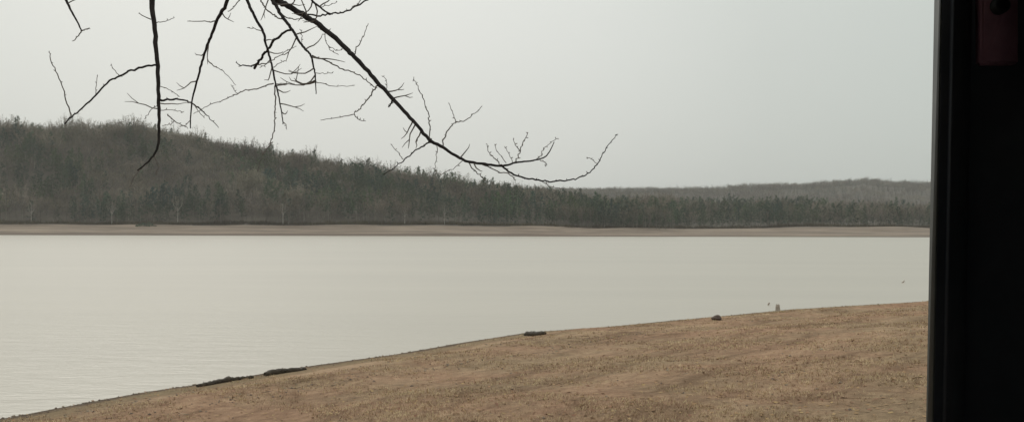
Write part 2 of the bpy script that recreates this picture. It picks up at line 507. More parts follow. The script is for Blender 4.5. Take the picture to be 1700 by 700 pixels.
sA = spots_in(-330, 1120, 590, 930, 5600, pine_A) + spots_in(-330, 1120, 715, 800, 1500, pine_A, smin=.6, smax=.95)
forest('hillside_woodland', sA, 'bare grey-brown woodland with dark evergreens low down covering the long hill left of centre')
sB = spots_in(930, 2050, 622, 1000, 4200, pine_B, smin=.45, smax=1.0)
forest('lowland_woodland', sB, 'low dark evergreen woodland behind the right-hand stretch of the far bank')
sC = spots_in(850, 1900, 1450, 2330, 13000, lambda u, y, x: (.75 if clump(x * .3, y * .3, 6.) > .62 else .06) if y < 1950 else .12, trees=FBARE, pines=FPINE, smin=.8, smax=1.05)
forest('ridge_woodland', sC, 'hazy brown-grey bare woodland on the farthest low ridge')

# low brush along the foot of the woods
def brush_clump(seed):
    r = random.Random(seed); t = TB()
    for k in range(46):
        a = r.uniform(0, 6.283); p = Vector((r.gauss(0, 1.0), r.gauss(0, .7), -.1))
        d = Vector((math.cos(a) * .5, math.sin(a) * .5, r.uniform(.7, 1.4))) * r.uniform(.5, 1.5)
        s = Vector((-math.sin(a), math.cos(a), 0)) * .10
        t.tri(tuple(p - s), tuple(p + s), tuple(p + d), 1)
    return t


BR = [brush_clump(q) for q in range(5)]
sp = []
for q in range(4200):
    u = random.uniform(-300, 1700)
    y = np.interp(u, [-300, 950, 1100, 1700], [582, 584, 611, 617]) + abs(random.gauss(0, 5))
    x = (u - 850) / F * y
    sp.append((random.choice(BR), False, x, y, ground_z(x, y), random.uniform(.4, 1.0) * (1.9 if random.random() < .25 else 1.0), random.uniform(0, 6.28)))
ug = forest('undergrowth', sp, 'brown dead brush along the foot of the far woods', mats=('brush', 'brush', 'brush'))
ug['category'] = 'undergrowth'


# individual trees of the front row
def tree_thing(kind, tb, mats3, loc, s, rot, label, cat, group=None, cache={}):
    key = (id(tb), mats3)
    if key not in cache:
        parts = []
        for which, pn in ((0, 'trunk'), (1, 'crown')):
            f = [tb.f[q] for q in range(len(tb.f)) if tb.m[q] == which]
            parts.append((pn, make_mesh(kind + '_' + pn, tb.v, f, [M[mats3[which]]], None, {'tint': np.full(len(tb.v), .35)})))
            me = parts[-1][1]
            import bmesh
            bm = bmesh.new(); bm.from_mesh(me)
            bmesh.ops.delete(bm, geom=[v for v in bm.verts if not v.link_faces], context='VERTS')
            bm.to_mesh(me); bm.free()
        cache[key] = parts
    e = bpy.data.objects.new(kind, None); C.objects.link(e)
    e.location = loc; e.rotation_euler = (0, 0, rot); e.scale = (s, s, s); e.empty_display_size = .5
    for pn, me in cache[key]:
        link(pn, me, e)
    return tag(e, label, cat, group)


FRB = [bare_tree(h, 70 + q, ntw=230, tw=.05, spread=.33) for q, h in enumerate((16, 18, 15, 17))]
FRP = [pine_tree(h, 80 + q, n=560, w=.24) for q, h in enumerate((16, 18, 15))]
pale = [(52, 583, .95, 'pale-barked slim tree at the far bank near the wood’s leftmost end'),
        (186, 582, 1.0, 'pale grey tree leaning over the dark bush on the far bank'),
        (295, 586, 1.25, 'tallest pale-trunked tree of the hillside wood, just right of the dark bank bush'),
        (470, 584, .95, 'pale straight trunk below the middle of the hill slope'),
        (672, 585, .8, 'short pale trunk where the evergreens begin on the hill foot'),
        (738, 584, .9, 'pale thin trunk standing before dark evergreens under the big bough’s bend')]
for u, y, s, lab in pale:
    x = (u - 850) / F * y
    tree_thing('pale_tree', random.choice(FRB), ('pale_bark', 'twigs'), (x, y, ground_z(x, y)), s, random.uniform(0, 6), lab.replace('’', "'"), 'tree')
for q in range(56):
    u = -40 + q * 18.6 + random.uniform(-6, 6); y = 586 + random.uniform(-2, 7); x = (u - 850) / F * y
    if random.random() < min(.8, float(pine_A(u, 590, x)) + .05):
        tree_thing('pine_tree', random.choice(FRP), ('far_bark', 'needles'), (x, y, ground_z(x, y)), random.uniform(.6, .95), random.uniform(0, 6),
                   'dark evergreen in the front row below the hillside woodland', 'pine tree', 'front-row evergreens below the hill')
    else:
        tree_thing('bare_tree', random.choice(FRB), ('far_bark', 'twigs'), (x, y, ground_z(x, y)), random.uniform(.7, 1.05), random.uniform(0, 6),
                   'leafless grey tree in the front row below the hillside woodland', 'tree', 'front-row leafless trees below the hill')
for q in range(40):
    u = 1010 + q * 14 + random.uniform(-9, 9); y = 618 + random.uniform(-2, 12); x = (u - 850) / F * y
    tree_thing('pine_tree', random.choice(FRP), ('far_bark', 'needles'), (x, y, ground_z(x, y)), random.uniform(.45, 1.0), random.uniform(0, 6),
               'dark evergreen in the front row of the low far woodland', 'pine tree', 'front-row evergreens of the low wood')
# two evergreens that break the skyline
for u, y, s, lab in ((722, 745, 1.12, 'dark round-topped evergreen breaking the hill skyline under the big bough'),
                     (985, 700, .95, 'dark evergreen at the low end of the hill where the far ridge begins')):
    x = (u - 850) / F * y
    tree_thing('pine_tree', FRP[1], ('far_bark', 'needles'), (x, y, ground_z(x, y)), s, 1.0, lab, 'pine tree')

# dark bush on the far bank
t = TB(); r = random.Random(5)
for q in range(420):
    a = r.uniform(0, 6.283); R = r.random() ** .5
    p = Vector((math.cos(a) * R * 6.2, math.sin(a) * R * 2.2, 0)); hh_ = 2.6 * (1 - R * R) * r.uniform(.3, 1)
    p.z = hh_
    e = [Vector((r.gauss(0, 1), r.gauss(0, 1), r.gauss(0, 1))).normalized() * .45 for _ in range(3)]
    t.tri(*[tuple(p + q2) for q2 in e])
t2 = TB()
for q in range(18):
    a = r.uniform(0, 6.283); R = r.random() * 4.5
    t2.tube([(math.cos(a) * R * .8, math.sin(a) * R * .3, -.3), (math.cos(a) * R, math.sin(a) * R * .4, r.uniform(1, 2.6))], [.08, .02], 3)
bx_, by_ = at(242, 375, 574).x, 574
e = bpy.data.objects.new('bush', None); C.objects.link(e); e.location = (bx_, by_, ground_z(bx_, by_))
tag(e, 'low dark green-grey bush standing alone on the far brown bank', 'bush')
link('foliage', t.mesh('foliage', [M['needles']], tint=.8), e)
link('stems', t2.mesh('stems', [M['far_bark']], tint=.4), e)

# ------------------------------------------------------------------ shore debris
def ground_point(px, py):
    d = ray(px, py); lo, hi = 5.0, 200.0
    ts = np.linspace(5, 80, 3000); xs = d.x / d.y * ts; zz = CAM.z + d.z / d.y * ts
    gz = terrain(xs, ts)[0]
    k = np.argmax(gz >= zz) if (gz >= zz).any() else np.argmin(np.abs(zz))
    return Vector((xs[k], ts[k], float(gz[k])))


def log_thing(px0, py0, px1, py1, rad0, rad1, label, seed, mat_='wet_wood', cat='log', lift=.4, name='driftwood_log'):
    r = random.Random(seed)
    a = ground_point(px0, py0); b_ = ground_point(px1, py1)
    a.z = max(ground_z(a.x, a.y), 0) + rad0 * lift; b_.z = max(ground_z(b_.x, b_.y), 0) + rad1 * lift
    L = (b_ - a).length; n = 14; dirv = (b_ - a).normalized(); side = dirv.cross(Vector((0, 0, 1))).normalized()
    t = TB(); pts = []; rs = []
    for q in range(n + 1):
        f = q / n
        p = a.lerp(b_, f) - a + side * (math.sin(f * 5 + seed) * L * .03 + r.uniform(-.25, .25) * rad0) + Vector((0, 0, r.uniform(-.15, .15) * rad0))
        pts.append(p); rs.append((rad0 * (1 - f) + rad1 * f) * r.uniform(.72, 1.15) * (1 if 0 < q < n else .6))
    t.tube(pts, rs, 9)
    e = bpy.data.objects.new(name, None); C.objects.link(e); e.location = a
    tag(e, label, cat)
    link('bole', t.mesh('log_bole', [M[mat_]], smooth=True), e)
    for q in range(3):
        f = r.uniform(.2, .9); p = (b_ - a) * f
        s = TB(); d = (side * r.choice((-1, 1)) * .8 + Vector((0, 0, r.uniform(.2, .6))) + dirv * r.uniform(0, .7)).normalized()
        ln = r.uniform(.5, 1.0) * rad0
        s.tube([p, p + d * ln, p + d * ln * 1.7 + Vector((0, 0, .02))], [rad0 * .3, rad0 * .2, rad0 * .1], 6)
        link('branch_stub', s.mesh('branch_stub', [M[mat_]], smooth=True), e)
    return e


log_thing(326, 642, 385, 632, .06, .09, 'thin dark wet log lying at the waterline, nearest to the camera', 1)
log_thing(382, 632, 420, 627, .07, .05, 'short dark log end touching the nearest thin log at the waterline', 2)
log_thing(440, 624, 506, 613, .11, .055, 'blackened log with a thick near end on the waterline, second along the shore', 3)
log_thing(869, 556.5, 907, 554.5, .10, .085, 'stout dark log lying alone where the shoreline bends away', 4)


def stone(px, py, s, label, seed, m='stone', name='stone', cat='stone', sink=.2):
    r = random.Random(seed); import bmesh
    bm = bmesh.new(); bmesh.ops.create_icosphere(bm, subdivisions=3, radius=1)
    ph = [r.uniform(0, 6) for _ in range(3)]
    for v in bm.verts:
        k = 1 + .16 * math.sin(v.co.x * 3 + ph[0]) + .12 * math.sin(v.co.y * 4 + ph[1]) + .12 * math.sin(v.co.z * 5 + ph[2])
        v.co = Vector((v.co.x * s[0] * k, v.co.y * s[1] * k, v.co.z * s[2] * k))
    me = bpy.data.meshes.new(name); bm.to_mesh(me); bm.free(); me.materials.append(M[m])
    for p in me.polygons: p.use_smooth = True
    g_ = ground_point(px, py)
    o = link(name, me, loc=(g_.x, g_.y, max(g_.z, 0) + s[2] * (1 - 2 * sink)))
    o.rotation_euler = (0, 0, r.uniform(0, 3))
    return tag(o, label, cat)


stone(1190, 530, (.21, .17, .10), 'dark grey-brown rock at the water\'s edge between the stout log and the stump', 3)
# short weathered stump standing in the shallows
gp = on_water(1291, 521)
t = TB(); zz0 = ground_z(gp.x, gp.y)
t.tube([(0, 0, -.1), (0.01, 0, .1), (.0, .01, .2), (.015, 0, .30)], [.13, .11, .10, .09], 10)
e = bpy.data.objects.new('stump', None); C.objects.link(e); e.location = (gp.x, gp.y, zz0)
tag(e, 'short pale weathered stump standing upright at the waterline', 'stump')
link('stem', t.mesh('stump_stem', [M['grey_wood']], smooth=True), e)
s = TB(); s.tube([(-.04, .02, .27), (-.05, .02, .33)], [.03, .015], 5); s.tube([(.04, -.02, .27), (.045, -.02, .34)], [.03, .015], 5)
link('splinter', s.mesh('stump_splinter', [M['grey_wood']]), e)
# a faint floating stick out on the water, right
gp = on_water(1500, 469)
t = TB(); t.tube([(-.12, 0, 0), (0, .02, .06), (.08, 0, .17)], [.05, .05, .03], 7)
o = link('floating_wood', t.mesh('floating_wood', [M['grey_wood']], smooth=True), loc=(gp.x, gp.y, 0)); tag(o, 'small grey piece of wood poking out of the open water near the black post', 'driftwood')
gp = on_water(1276, 506)
t = TB(); t.tube([(-.03, 0, -.1), (0, .02, .05), (.05, 0, .13)], [.06, .05, .04], 7)
o = link('floating_wood', t.mesh('floating_twig', [M['grey_wood']], smooth=True), loc=(gp.x, gp.y, 0)); tag(o, 'tiny grey snag in the water just beyond the stump', 'driftwood')

# ------------------------------------------------------------------ dry grass and leaf litter
def scatter(n, r0, r1, amax, dmin, power=1.0):
    u = rng.random(n * 2)
    r_ = r0 * (r1 / r0) ** u
    a = np.radians(rng.uniform(-amax, amax, n * 2))
    x = r_ * np.sin(a); y = r_ * np.cos(a)
    z, d, al, _, _ = terrain(x, y)
    k = (d > dmin) & (y > 4.5)
    return x[k][:n], y[k][:n], z[k][:n], d[k][:n], al[k][:n]


x, y, z, d, al = scatter(80000, 8, 75, 42, .8)
nz = np.array([math.sin(a * .9 + 3) * math.cos(b_ * .7) + .6 * math.sin(a * 2.3 + b_ * 1.9) for a, b_ in zip(x, y)])
keep = nz + rng.normal(0, .35, len(x)) > -.05
x, y, z = x[keep], y[keep], z[keep]
nb = 5; n = len(x) * nb
bx = np.repeat(x, nb) + rng.normal(0, .05, n); by = np.repeat(y, nb) + rng.normal(0, .05, n); bz = np.repeat(z, nb) - .01
dist = np.hypot(bx, by)
an = rng.uniform(0, 6.283, n); Lh = rng.uniform(.02, .075, n); Lr = rng.uniform(.02, .08, n)
wd = rng.uniform(.003, .006, n) * np.clip(dist / 14, 1, 3)
A = np.stack([bx - np.sin(an) * wd, by + np.cos(an) * wd, bz], -1)
B = np.stack([bx + np.sin(an) * wd, by - np.cos(an) * wd, bz], -1)
T_ = np.stack([bx + np.cos(an) * Lr, by + np.sin(an) * Lr, bz + Lh], -1)
V = np.stack([A, B, T_], 1).reshape(-1, 3)
o = link('dry_grass', make_mesh('dry_grass', V, np.arange(n * 3).reshape(-1, 3), [M['straw']], None, {'tint': np.repeat(np.repeat(rng.random(len(x)), nb), 3)}))
tag(o, 'short dead straw-coloured grass over the near shore', 'grass', kind='stuff')
# pebbles, bark chips and broken twigs, thickest along the wet edge and two old drift lines
x, y, z, d, al = scatter(60000, 9, 70, 42, .03)
pr = np.exp(-((d - .35) / .35) ** 2) + .55 * np.exp(-((d - 2.3 - .5 * np.sin(al * .3)) / .3) ** 2) + .4 * np.exp(-((d - 5.2 - .8 * np.sin(al * .17)) / .45) ** 2) + .015
k = rng.random(len(x)) < pr
x, y, z = x[k], y[k], z[k]; n = len(x)
t = TB(); tt = []
for a_, b_, c_ in zip(x, y, z):
    s_ = random.choice((.010, .014, .02, .03)) * random.uniform(.7, 1.3); an_ = random.uniform(0, 6.28); n0 = len(t.v)
    ln_ = s_ * random.choice((1, 1.2, 1.5, 5))
    wx, wy = math.cos(an_), math.sin(an_)
    if ln_ > s_ * 3: s_ *= .35
    P_ = [(a_ + wx * ln_, b_ + wy * ln_, c_ + s_ * .3), (a_ - wy * s_, b_ + wx * s_, c_ + s_ * .2), (a_ - wx * ln_, b_ - wy * ln_, c_ + s_ * .3), (a_ + wy * s_, b_ - wx * s_, c_ + s_ * .2), (a_, b_, c_ + s_ * .9), (a_, b_, c_ - s_ * .4)]
    for q in range(4):
        t.tri(P_[q], P_[(q + 1) % 4], P_[4]); t.tri(P_[(q + 1) % 4], P_[q], P_[5])
    tt += [random.random()] * (len(t.v) - n0)
o = link('shore_litter', make_mesh('shore_litter', t.v, t.f, [M['stone']], None, {'tint': tt}))
tag(o, 'pebbles, bark chips and bits of twig along the wet edge and old drift lines', 'pebbles', kind='stuff')
x, y, z, d, al = scatter(12000, 8, 60, 42, .3)
n = len(x); an = rng.uniform(0, 6.283, n); s_ = rng.uniform(.02, .05, n); til = rng.uniform(-.25, .25, (n, 2))
cx = np.cos(an) * s_; sx = np.sin(an) * s_
zz = z + .008 + s_ * .12
V = np.stack([np.stack([x + cx, y + sx, zz + til[:, 0] * s_], -1), np.stack([x - sx * .6, y + cx * .6, zz + til[:, 1] * s_], -1),
              np.stack([x - cx, y - sx, zz - til[:, 0] * s_], -1), np.stack([x + sx * .6, y - cx * .6, zz - til[:, 1] * s_], -1)], 1).reshape(-1, 3)
o = link('leaf_litter', make_mesh('leaf_litter', V, np.arange(n * 4).reshape(-1, 4), [M['leaf']], None, {'tint': np.repeat(rng.random(n), 4)}))
tag(o, 'scattered brown fallen leaves over the near shore', 'leaves', kind='stuff')

# ------------------------------------------------------------------ overhanging tree
tree = bpy.data.objects.new('overhanging_tree', None); C.objects.link(tree)
TX, TY = -7.6, 7.4
tree.location = (TX, TY, ground_z(TX, TY))
tag(tree, 'leafless dark tree whose bare boughs hang down from above over the lake view', 'tree')
TL = Vector(tree.location)
BR_OUT = {}


def bough(key, pts, dep, w, parent_key=None, own=True):
    """pts px list; dep (d0,d1) metres away; w (w0,w1) thickness as seen in the 1700 px picture"""
    n = len(pts)
    P3 = []
    for q, (a, b_) in enumerate(pts):
        f = q / (n - 1); P3.append(tuple(at(a, b_, dep[0] + (dep[1] - dep[0]) * f)) + ((w[0] + (w[1] - w[0]) * f),))
    sm = catmull(P3, 5)
    out = []
    rr_ = random.Random(len(sm) + int(pts[0][0]))
    for q, p in enumerate(sm):
        y_ = p[1]; r_ = max(p[3] * .69, 1.0) / 2 * y_ / F
        j_ = r_ * .28 + (.004 if max(w) < 7 else 0)
        out.append((Vector((p[0] + rr_.uniform(-j_, j_), y_ + rr_.uniform(-j_, j_), p[2] + rr_.uniform(-j_, j_))), r_ * rr_.uniform(.94, 1.07)))
    return out


def nearest_depth(out, px, py):
    best = min(out, key=lambda s_: (Vector(((s_[0].x - at(px, py, s_[0].y).x), (s_[0].z - at(px, py, s_[0].y).z))).length))
    return best[0].y, best[0]


bark = [M['bark']]
B = {}   # main boughs: (pts, depth, widths, twigs)
B['drop'] = ([(246, -260), (250, -120), (253, 0), (257, 50), (261, 100), (263, 150), (264, 200), (263, 238), (256, 256), (244, 270), (228, 283)], (7.1, 6.8), (15, 2.6), [
    ([(262, 108), (243, 111), (222, 116), (200, 125), (178, 138), (155, 162), (135, 180), (118, 195), (106, 206)], -.5, (5.5, 3)),
    ([(118, 196), (110, 165), (98, 130), (86, 104), (82, 84)], -.2, (3, 1.8)),
    ([(158, 160), (160, 142), (161, 124)], .1, (2, 1)),
    ([(198, 126), (190, 116), (184, 108)], .1, (2, 1)),
    ([(264, 166), (288, 165), (308, 167), (322, 174), (336, 185), (346, 194), (364, 213)], .4, (5.5, 1.4)),
    ([(258, 38), (274, 35), (290, 30)], .1, (2.2, 1.2)),
    ([(264, 142), (284, 151), (299, 161)], .1, (2, 1)),
    ([(264, 172), (250, 184), (240, 198)], .1, (2, 1)),
    ([(264, 183), (285, 183), (306, 186)], .1, (2, 1)),
    ([(278, 190), (293, 203), (312, 213)], .1, (3, 1.5)),
    ([(290, 200), (282, 206), (270, 208)], .1, (2, 1)),
    ([(256, 256), (262, 276), (258, 290)], .1, (2, 1)),
    ([(236, 276), (222, 295), (216, 312)], .1, (2.4, 1.2))])
B['slant'] = ([(410, -260), (396, -100), (377, 0), (368, 20), (358, 40), (350, 62), (341, 84), (334, 108), (327, 135), (320, 162), (317, 185), (316, 213)], (6.5, 6.9), (10, 2.6), [
    ([(360, 36), (340, 36), (312, 35)], .1, (3, 1.6)),
    ([(344, 100), (357, 111), (370, 118), (392, 142)], .2, (3, 1)),
    ([(378, 20), (386, 14), (400, -4), (420, -40)], .2, (1.8, 3)),
    ([(316, 200), (308, 208), (298, 210)], .1, (2, 1.2)),
    ([(320, 172), (330, 186), (340, 196)], .1, (2, 1))])
B['big'] = ([(360, -260), (400, -120), (430, -40), (456, -4), (478, 10), (503, 24), (522, 36), (545, 54), (574, 80), (592, 98), (616, 125), (642, 153), (666, 179),
             (690, 206), (712, 231), (736, 245), (760, 260), (776, 268), (804, 272), (834, 275), (856, 270), (880, 267), (902, 262), (912, 252), (920, 236)], (6.3, 5.4), (17, 2), [
    ([(500, 23), (522, 26), (544, 24), (566, 21), (584, 14), (600, 6), (620, -8), (650, -40)], .5, (4, 4)),
    ([(834, 275), (846, 286), (864, 293), (888, 298), (918, 301), (946, 298), (966, 294), (981, 283), (992, 272), (1001, 256), (1010, 240), (1025, 222)], .3, (4.6, 1.8)),
    ([(991, 272), (982, 264), (974, 262)], .1, (1.6, 1)),
    ([(856, 270), (862, 254), (867, 240), (872, 229), (876, 219)], .15, (3, 1.5)),
    ([(864, 250), (856, 240), (852, 232)], .1, (2.2, 1.4)),
    ([(832, 274), (820, 262), (812, 252), (807, 238)], .1, (3, 1.3)),
    ([(840, 270), (830, 256), (820, 240)], .1, (2, 1)),
    ([(850, 272), (846, 256), (838, 244)], .1, (1.8, 1)),
    ([(888, 266), (898, 258), (903, 246), (914, 236), (928, 230)], .1, (2.4, 1)),
    ([(896, 265), (906, 270), (904, 276)], .1, (2, 1.6)),
    ([(734, 243), (738, 228), (746, 214), (758, 203), (772, 200), (786, 190), (801, 177)], .3, (3.4, 1.6)),
    ([(758, 203), (752, 188), (744, 171)], .1, (2.2, 1.2)),
    ([(714, 232), (713, 205), (710, 186), (702, 163), (693, 143), (687, 129)], -.3, (3, 1.5)),
    ([(716, 232), (706, 239), (690, 250), (672, 264), (655, 278), (636, 290)], .3, (4.2, 1.8)),
    ([(670, 266), (660, 252), (648, 240)], .1, (2, 1)),
    ([(726, 240), (724, 262), (722, 284)], .1, (2, 1.2)),
    ([(776, 268), (786, 280), (798, 293), (806, 300)], .1, (3, 1.8)),
    ([(770, 266), (752, 280), (730, 290)], .1, (2, 1.1)),
    ([(800, 272), (826, 284), (848, 290), (856, 300)], .1, (3, 2)),
    ([(900, 300), (916, 310), (940, 313)], .1, (2, 1)),
    ([(588, 93), (592, 79), (600, 68), (606, 55), (612, 40)], .1, (3, 1.3)),
    ([(626, 142), (616, 157), (606, 170), (596, 182), (584, 190), (562, 195), (532, 200)], .2, (3.6, 1.4)),
    ([(588, 190), (596, 198), (606, 201)], .1, (2.4, 1.4)),
    ([(640, 150), (642, 136), (637, 126)], .1, (2, 1)),
    ([(652, 166), (648, 174), (646, 178)], .05, (5, 3)),
    ([(538, 47), (541, 66), (548, 82), (562, 92)], .2, (2, 1.4)),
    ([(520, 34), (532, 48), (548, 50)], .1, (3, 2)),
    ([(574, 80), (560, 84), (546, 76)], .1, (1.8, 1))])
B['fork'] = ([(390, -200), (425, -70), (448, -8), (458, 10), (468, 26), (478, 40), (487, 52), (496, 68), (507, 82), (516, 92), (520, 108), (523, 122), (524, 136), (525, 156)], (6.1, 5.8), (11, 2.2), [
    ([(486, 48), (470, 56), (456, 68), (444, 82), (433, 97), (421, 114)], .2, (5.6, 6.4)),
    ([(425, 107), (410, 110), (398, 108), (392, 103)], .1, (4, 1.5)),
    ([(428, 107), (446, 105), (460, 94), (478, 84), (492, 77)], .2, (3, 1.2)),
    ([(517, 93), (536, 99), (552, 107), (573, 116), (594, 123), (610, 136), (626, 146)], .4, (3.6, 2)),
    ([(522, 120), (540, 122), (552, 121)], .1, (1.8, 1)),
    ([(524, 136), (552, 142), (588, 142)], .2, (2.2, 1)),
    ([(475, 34), (464, 30), (452, 24), (440, 12), (433, -2), (424, -50)], .3, (3, 4)),
    ([(470, 26), (488, 32), (504, 30)], .1, (3, 2)),
    ([(500, 74), (502, 60), (498, 48)], .1, (1.8, 1))])
B['trail'] = ([(370, -200), (398, -40), (410, 0), (418, 18), (427, 36), (437, 54), (441, 71), (448, 96), (452, 112), (457, 136), (461, 152), (464, 168), (468, 190), (470, 206)], (6.7, 6.6), (9, 2.4), [
    ([(457, 140), (457, 168), (456, 190), (456, 207), (453, 226), (446, 240)], .2, (3.2, 2.2)),
    ([(455, 138), (430, 146), (408, 150), (390, 158), (370, 167), (345, 176), (322, 190)], .3, (3, 1.3)),
    ([(436, 52), (424, 48), (410, 46)], .1, (2.4, 1.3)),
    ([(448, 100), (440, 108), (432, 112)], .1, (2.4, 1.4)),
    ([(452, 112), (466, 104), (474, 100)], .1, (2.2, 1.2)),
    ([(468, 198), (474, 208), (476, 214)], .05, (2.2, 1.2)),
    ([(394, 156), (388, 148), (384, 142)], .05, (1.6, 1)),
    ([(452, 236), (440, 250), (432, 268), (428, 284)], .1, (2.4, 1.2))])
B['upper'] = ([(440, -200), (490, -70), (512, -12), (519, 2), (530, 11), (541, 20), (552, 24)], (6.0, 5.9), (8, 3), [
    ([(530, 11), (545, 9), (560, 2)], .1, (2, 1)),
    ([(584, 14), (598, 2), (606, -14)], .1, (2, 2))])
B['left_tip'] = ([(40, -230), (85, -60), (108, -4), (116, 14), (126, 32), (136, 52)], (7.8, 7.7), (8, 3.2), [
    ([(136, 52), (142, 49), (149, 47)], .05, (3.2, 2)),
    ([(135, 52), (130, 60), (121, 69)], .05, (3, 1.8))])
outs = {}
EXTRA = {'fork': 10, 'big': 10, 'trail': 9, 'slant': 4, 'drop': 3, 'upper': 4, 'left_tip': 1}
for key, (pts, dep, w, tw) in B.items():
    out = bough(key, pts, dep, w)
    t = TB(); t.tube([p - TL for p, _ in out], [r_ for _, r_ in out], 8)
    bo = link('bough', t.mesh('bough', bark, smooth=True), tree)
    outs[key] = [out]
    rt_ = random.Random(900 + len(key) * 7 + len(tw))
    for q in range(EXTRA.get(key, 0)):
        lo = int(len(out) * .10); ii = rt_.randint(lo, len(out) - 3); p0, r0_ = out[ii]
        ax = (out[ii + 1][0] - p0).normalized()
        sd_ = ax.cross(Vector((rt_.uniform(-.4, .4), 1, rt_.uniform(-.4, .4)))).normalized() * rt_.choice((-1, 1))
        d_ = (ax * rt_.uniform(.2, .9) + sd_ + Vector((0, rt_.uniform(-.5, .5), 0))).normalized()
        L_ = rt_.uniform(.06, .24); pp = [p0.copy()]
        for k_ in range(5):
            d_ = (d_ + Vector((rt_.uniform(-.4, .4), rt_.uniform(-.4, .4), rt_.uniform(-.25, .45)))).normalized()
            pp.append(pp[-1] + d_ * L_ / 5)
        t = TB(); t.tube([p - TL for p in pp], [.0048, .0043, .0038, .0032, .0025, .0015], 5)
        if rt_.random() < .6:
            e_ = (d_ + Vector((rt_.uniform(-1, 1), rt_.uniform(-.5, .5), rt_.uniform(-.6, 1)))).normalized() * L_ * .4
            t.tube([pp[3] - TL, pp[3] + e_ * .6 - TL, pp[3] + e_ + Vector((0, 0, .01)) - TL], [.0032, .0026, .0015], 5)
        link('twig', t.mesh('twig', [M['twig_bark']], smooth=True), bo)
    for (tp, dd, tws) in tw:
        cand = [s_ for o_ in outs[key] for s_ in o_]
        d0, _ = nearest_depth(cand, *tp[0])
        o2 = bough(key, tp, (d0, d0 + dd), tws)
        outs[key].append(o2)
        t = TB(); t.tube([p - TL for p, _ in o2], [r_ for _, r_ in o2], 6)
        # buds
        rb = random.Random(int(tp[0][0] * 7 + tp[0][1]))
        for q in range(3, len(o2) - 1, 3):
            p, r_ = o2[q]
            dv = Vector((rb.uniform(-1, 1), rb.uniform(-1, 1), rb.uniform(-.3, 1))).normalized()
            t.tube([p - TL, p - TL + dv * .008, p - TL + dv * .015], [r_ * .7, .0028, .001], 4)
        link('twig', t.mesh('twig', bark if tws[0] > 3.9 else [M['twig_bark']], smooth=True), bo)
# trunk and the limbs that carry the boughs (above the view)
tips = {k: o_[0][0][0] for k, o_ in outs.items()}
tr = [Vector((TX, TY, TL.z - .4)), Vector((TX + .05, TY, TL.z + 1.5)), Vector((TX + .3, TY - .1, TL.z + 3.6)), Vector((TX + .5, TY - .1, TL.z + 5.2)), Vector((TX + .4, TY, TL.z + 8.0)), Vector((TX + .9, TY + .3, TL.z + 11))]
trs = catmull([tuple(p) for p in tr], 6)
t = TB(); t.tube([Vector(p) - TL for p in trs], [.30 * (1 - .85 * q / len(trs)) + (.10 * max(0, 1 - q / 3)) for q in range(len(trs))], 12)
link('trunk', t.mesh('trunk', bark, smooth=True), tree)
a0 = Vector(trs[17])
node_l = Vector((-2.9, 6.8, 7.1))
lim = catmull([tuple(a0), tuple((a0 + node_l) / 2 + Vector((0, 0, .35))), (-4.0, 7.0, 7.15), tuple(node_l), (-1.9, 6.3, 6.9), (-.4, 5.9, 7.5), (1.5, 5.6, 8.4)], 6)
t = TB(); t.tube([Vector(p) - TL for p in lim], [.15 * (1 - .9 * q / len(lim)) + .01 for q in range(len(lim))], 10)
for key, tip in tips.items():
    jn = min((Vector(p) for p in lim[8:]), key=lambda p: (p - tip - Vector((-.3, 0, .2))).length)
    rt = outs[key][0][0][1]
    mid = (jn + tip) / 2 + Vector((-.02, 0, .06))
    nx = outs[key][0][1][0]
    cc = catmull([tuple(jn), tuple(mid), tuple(tip), tuple(nx)], 4)
    t.tube([Vector(p) - TL for p in cc], [rt * (1.5 - .5 * q / (len(cc) - 1)) for q in range(len(cc))], 8)
for q in range(14):
    r = random.Random(200 + q); s0 = Vector(trs[r.randint(19, len(trs) - 2)]); a = r.uniform(0, 6.28)
    d = Vector((math.cos(a), math.sin(a), r.uniform(.4, 1.4))).normalized() * r.uniform(1.5, 3)
    t.tube([s0 - TL, s0 - TL + d * .5 + Vector((0, 0, .1)), s0 - TL + d], [.06, .035, .01], 6)
link('limb', t.mesh('limb', bark, smooth=True), tree)

# ------------------------------------------------------------------ cabin with the open window the picture is taken from
def box(t, x0, x1, y0, y1, z0, z1):
    v = [(x, y, z) for x in (x0, x1) for y in (y0, y1) for z in (z0, z1)]
    for f in ((0, 1, 3, 2), (4, 6, 7, 5), (0, 4, 5, 1), (2, 3, 7, 6), (0, 2, 6, 4), (1, 5, 7, 3)):
        t.quad(*[v[q] for q in f])


YW0, YW1 = 2.50, 2.536
cabin = bpy.data.objects.new('cabin', None); C.objects.link(cabin); cabin.location = (0, 0, 2.3)
tag(cabin, 'unlit black cabin wall with a thin grey edge strip, framing the view', 'cabin')
CO = Vector((0, 0, 2.3))
ZF, ZS, ZH, ZC = 2.3, 3.15, 4.98, 5.2
# leaning right edge of the opening
eT = at(1562.5, 0, YW0); eB = at(1549, 700, YW0)
sl = (eT.x - eB.x) / (eT.z - eB.z)
xe = lambda z: eB.x + (z - eB.z) * sl


def part(name, t, m, bev=0.0, parent=cabin):
    me = t.mesh(name, [M[m]])
    import bmesh
    bm = bmesh.new(); bm.from_mesh(me); bmesh.ops.remove_doubles(bm, verts=bm.verts, dist=1e-5)
    if bev: bmesh.ops.bevel(bm, geom=bm.edges[:], offset=bev, segments=3, affect='EDGES')
    bmesh.ops.translate(bm, verts=bm.verts, vec=-CO)
    bm.to_mesh(me); bm.free()
    return link(name, me, parent)


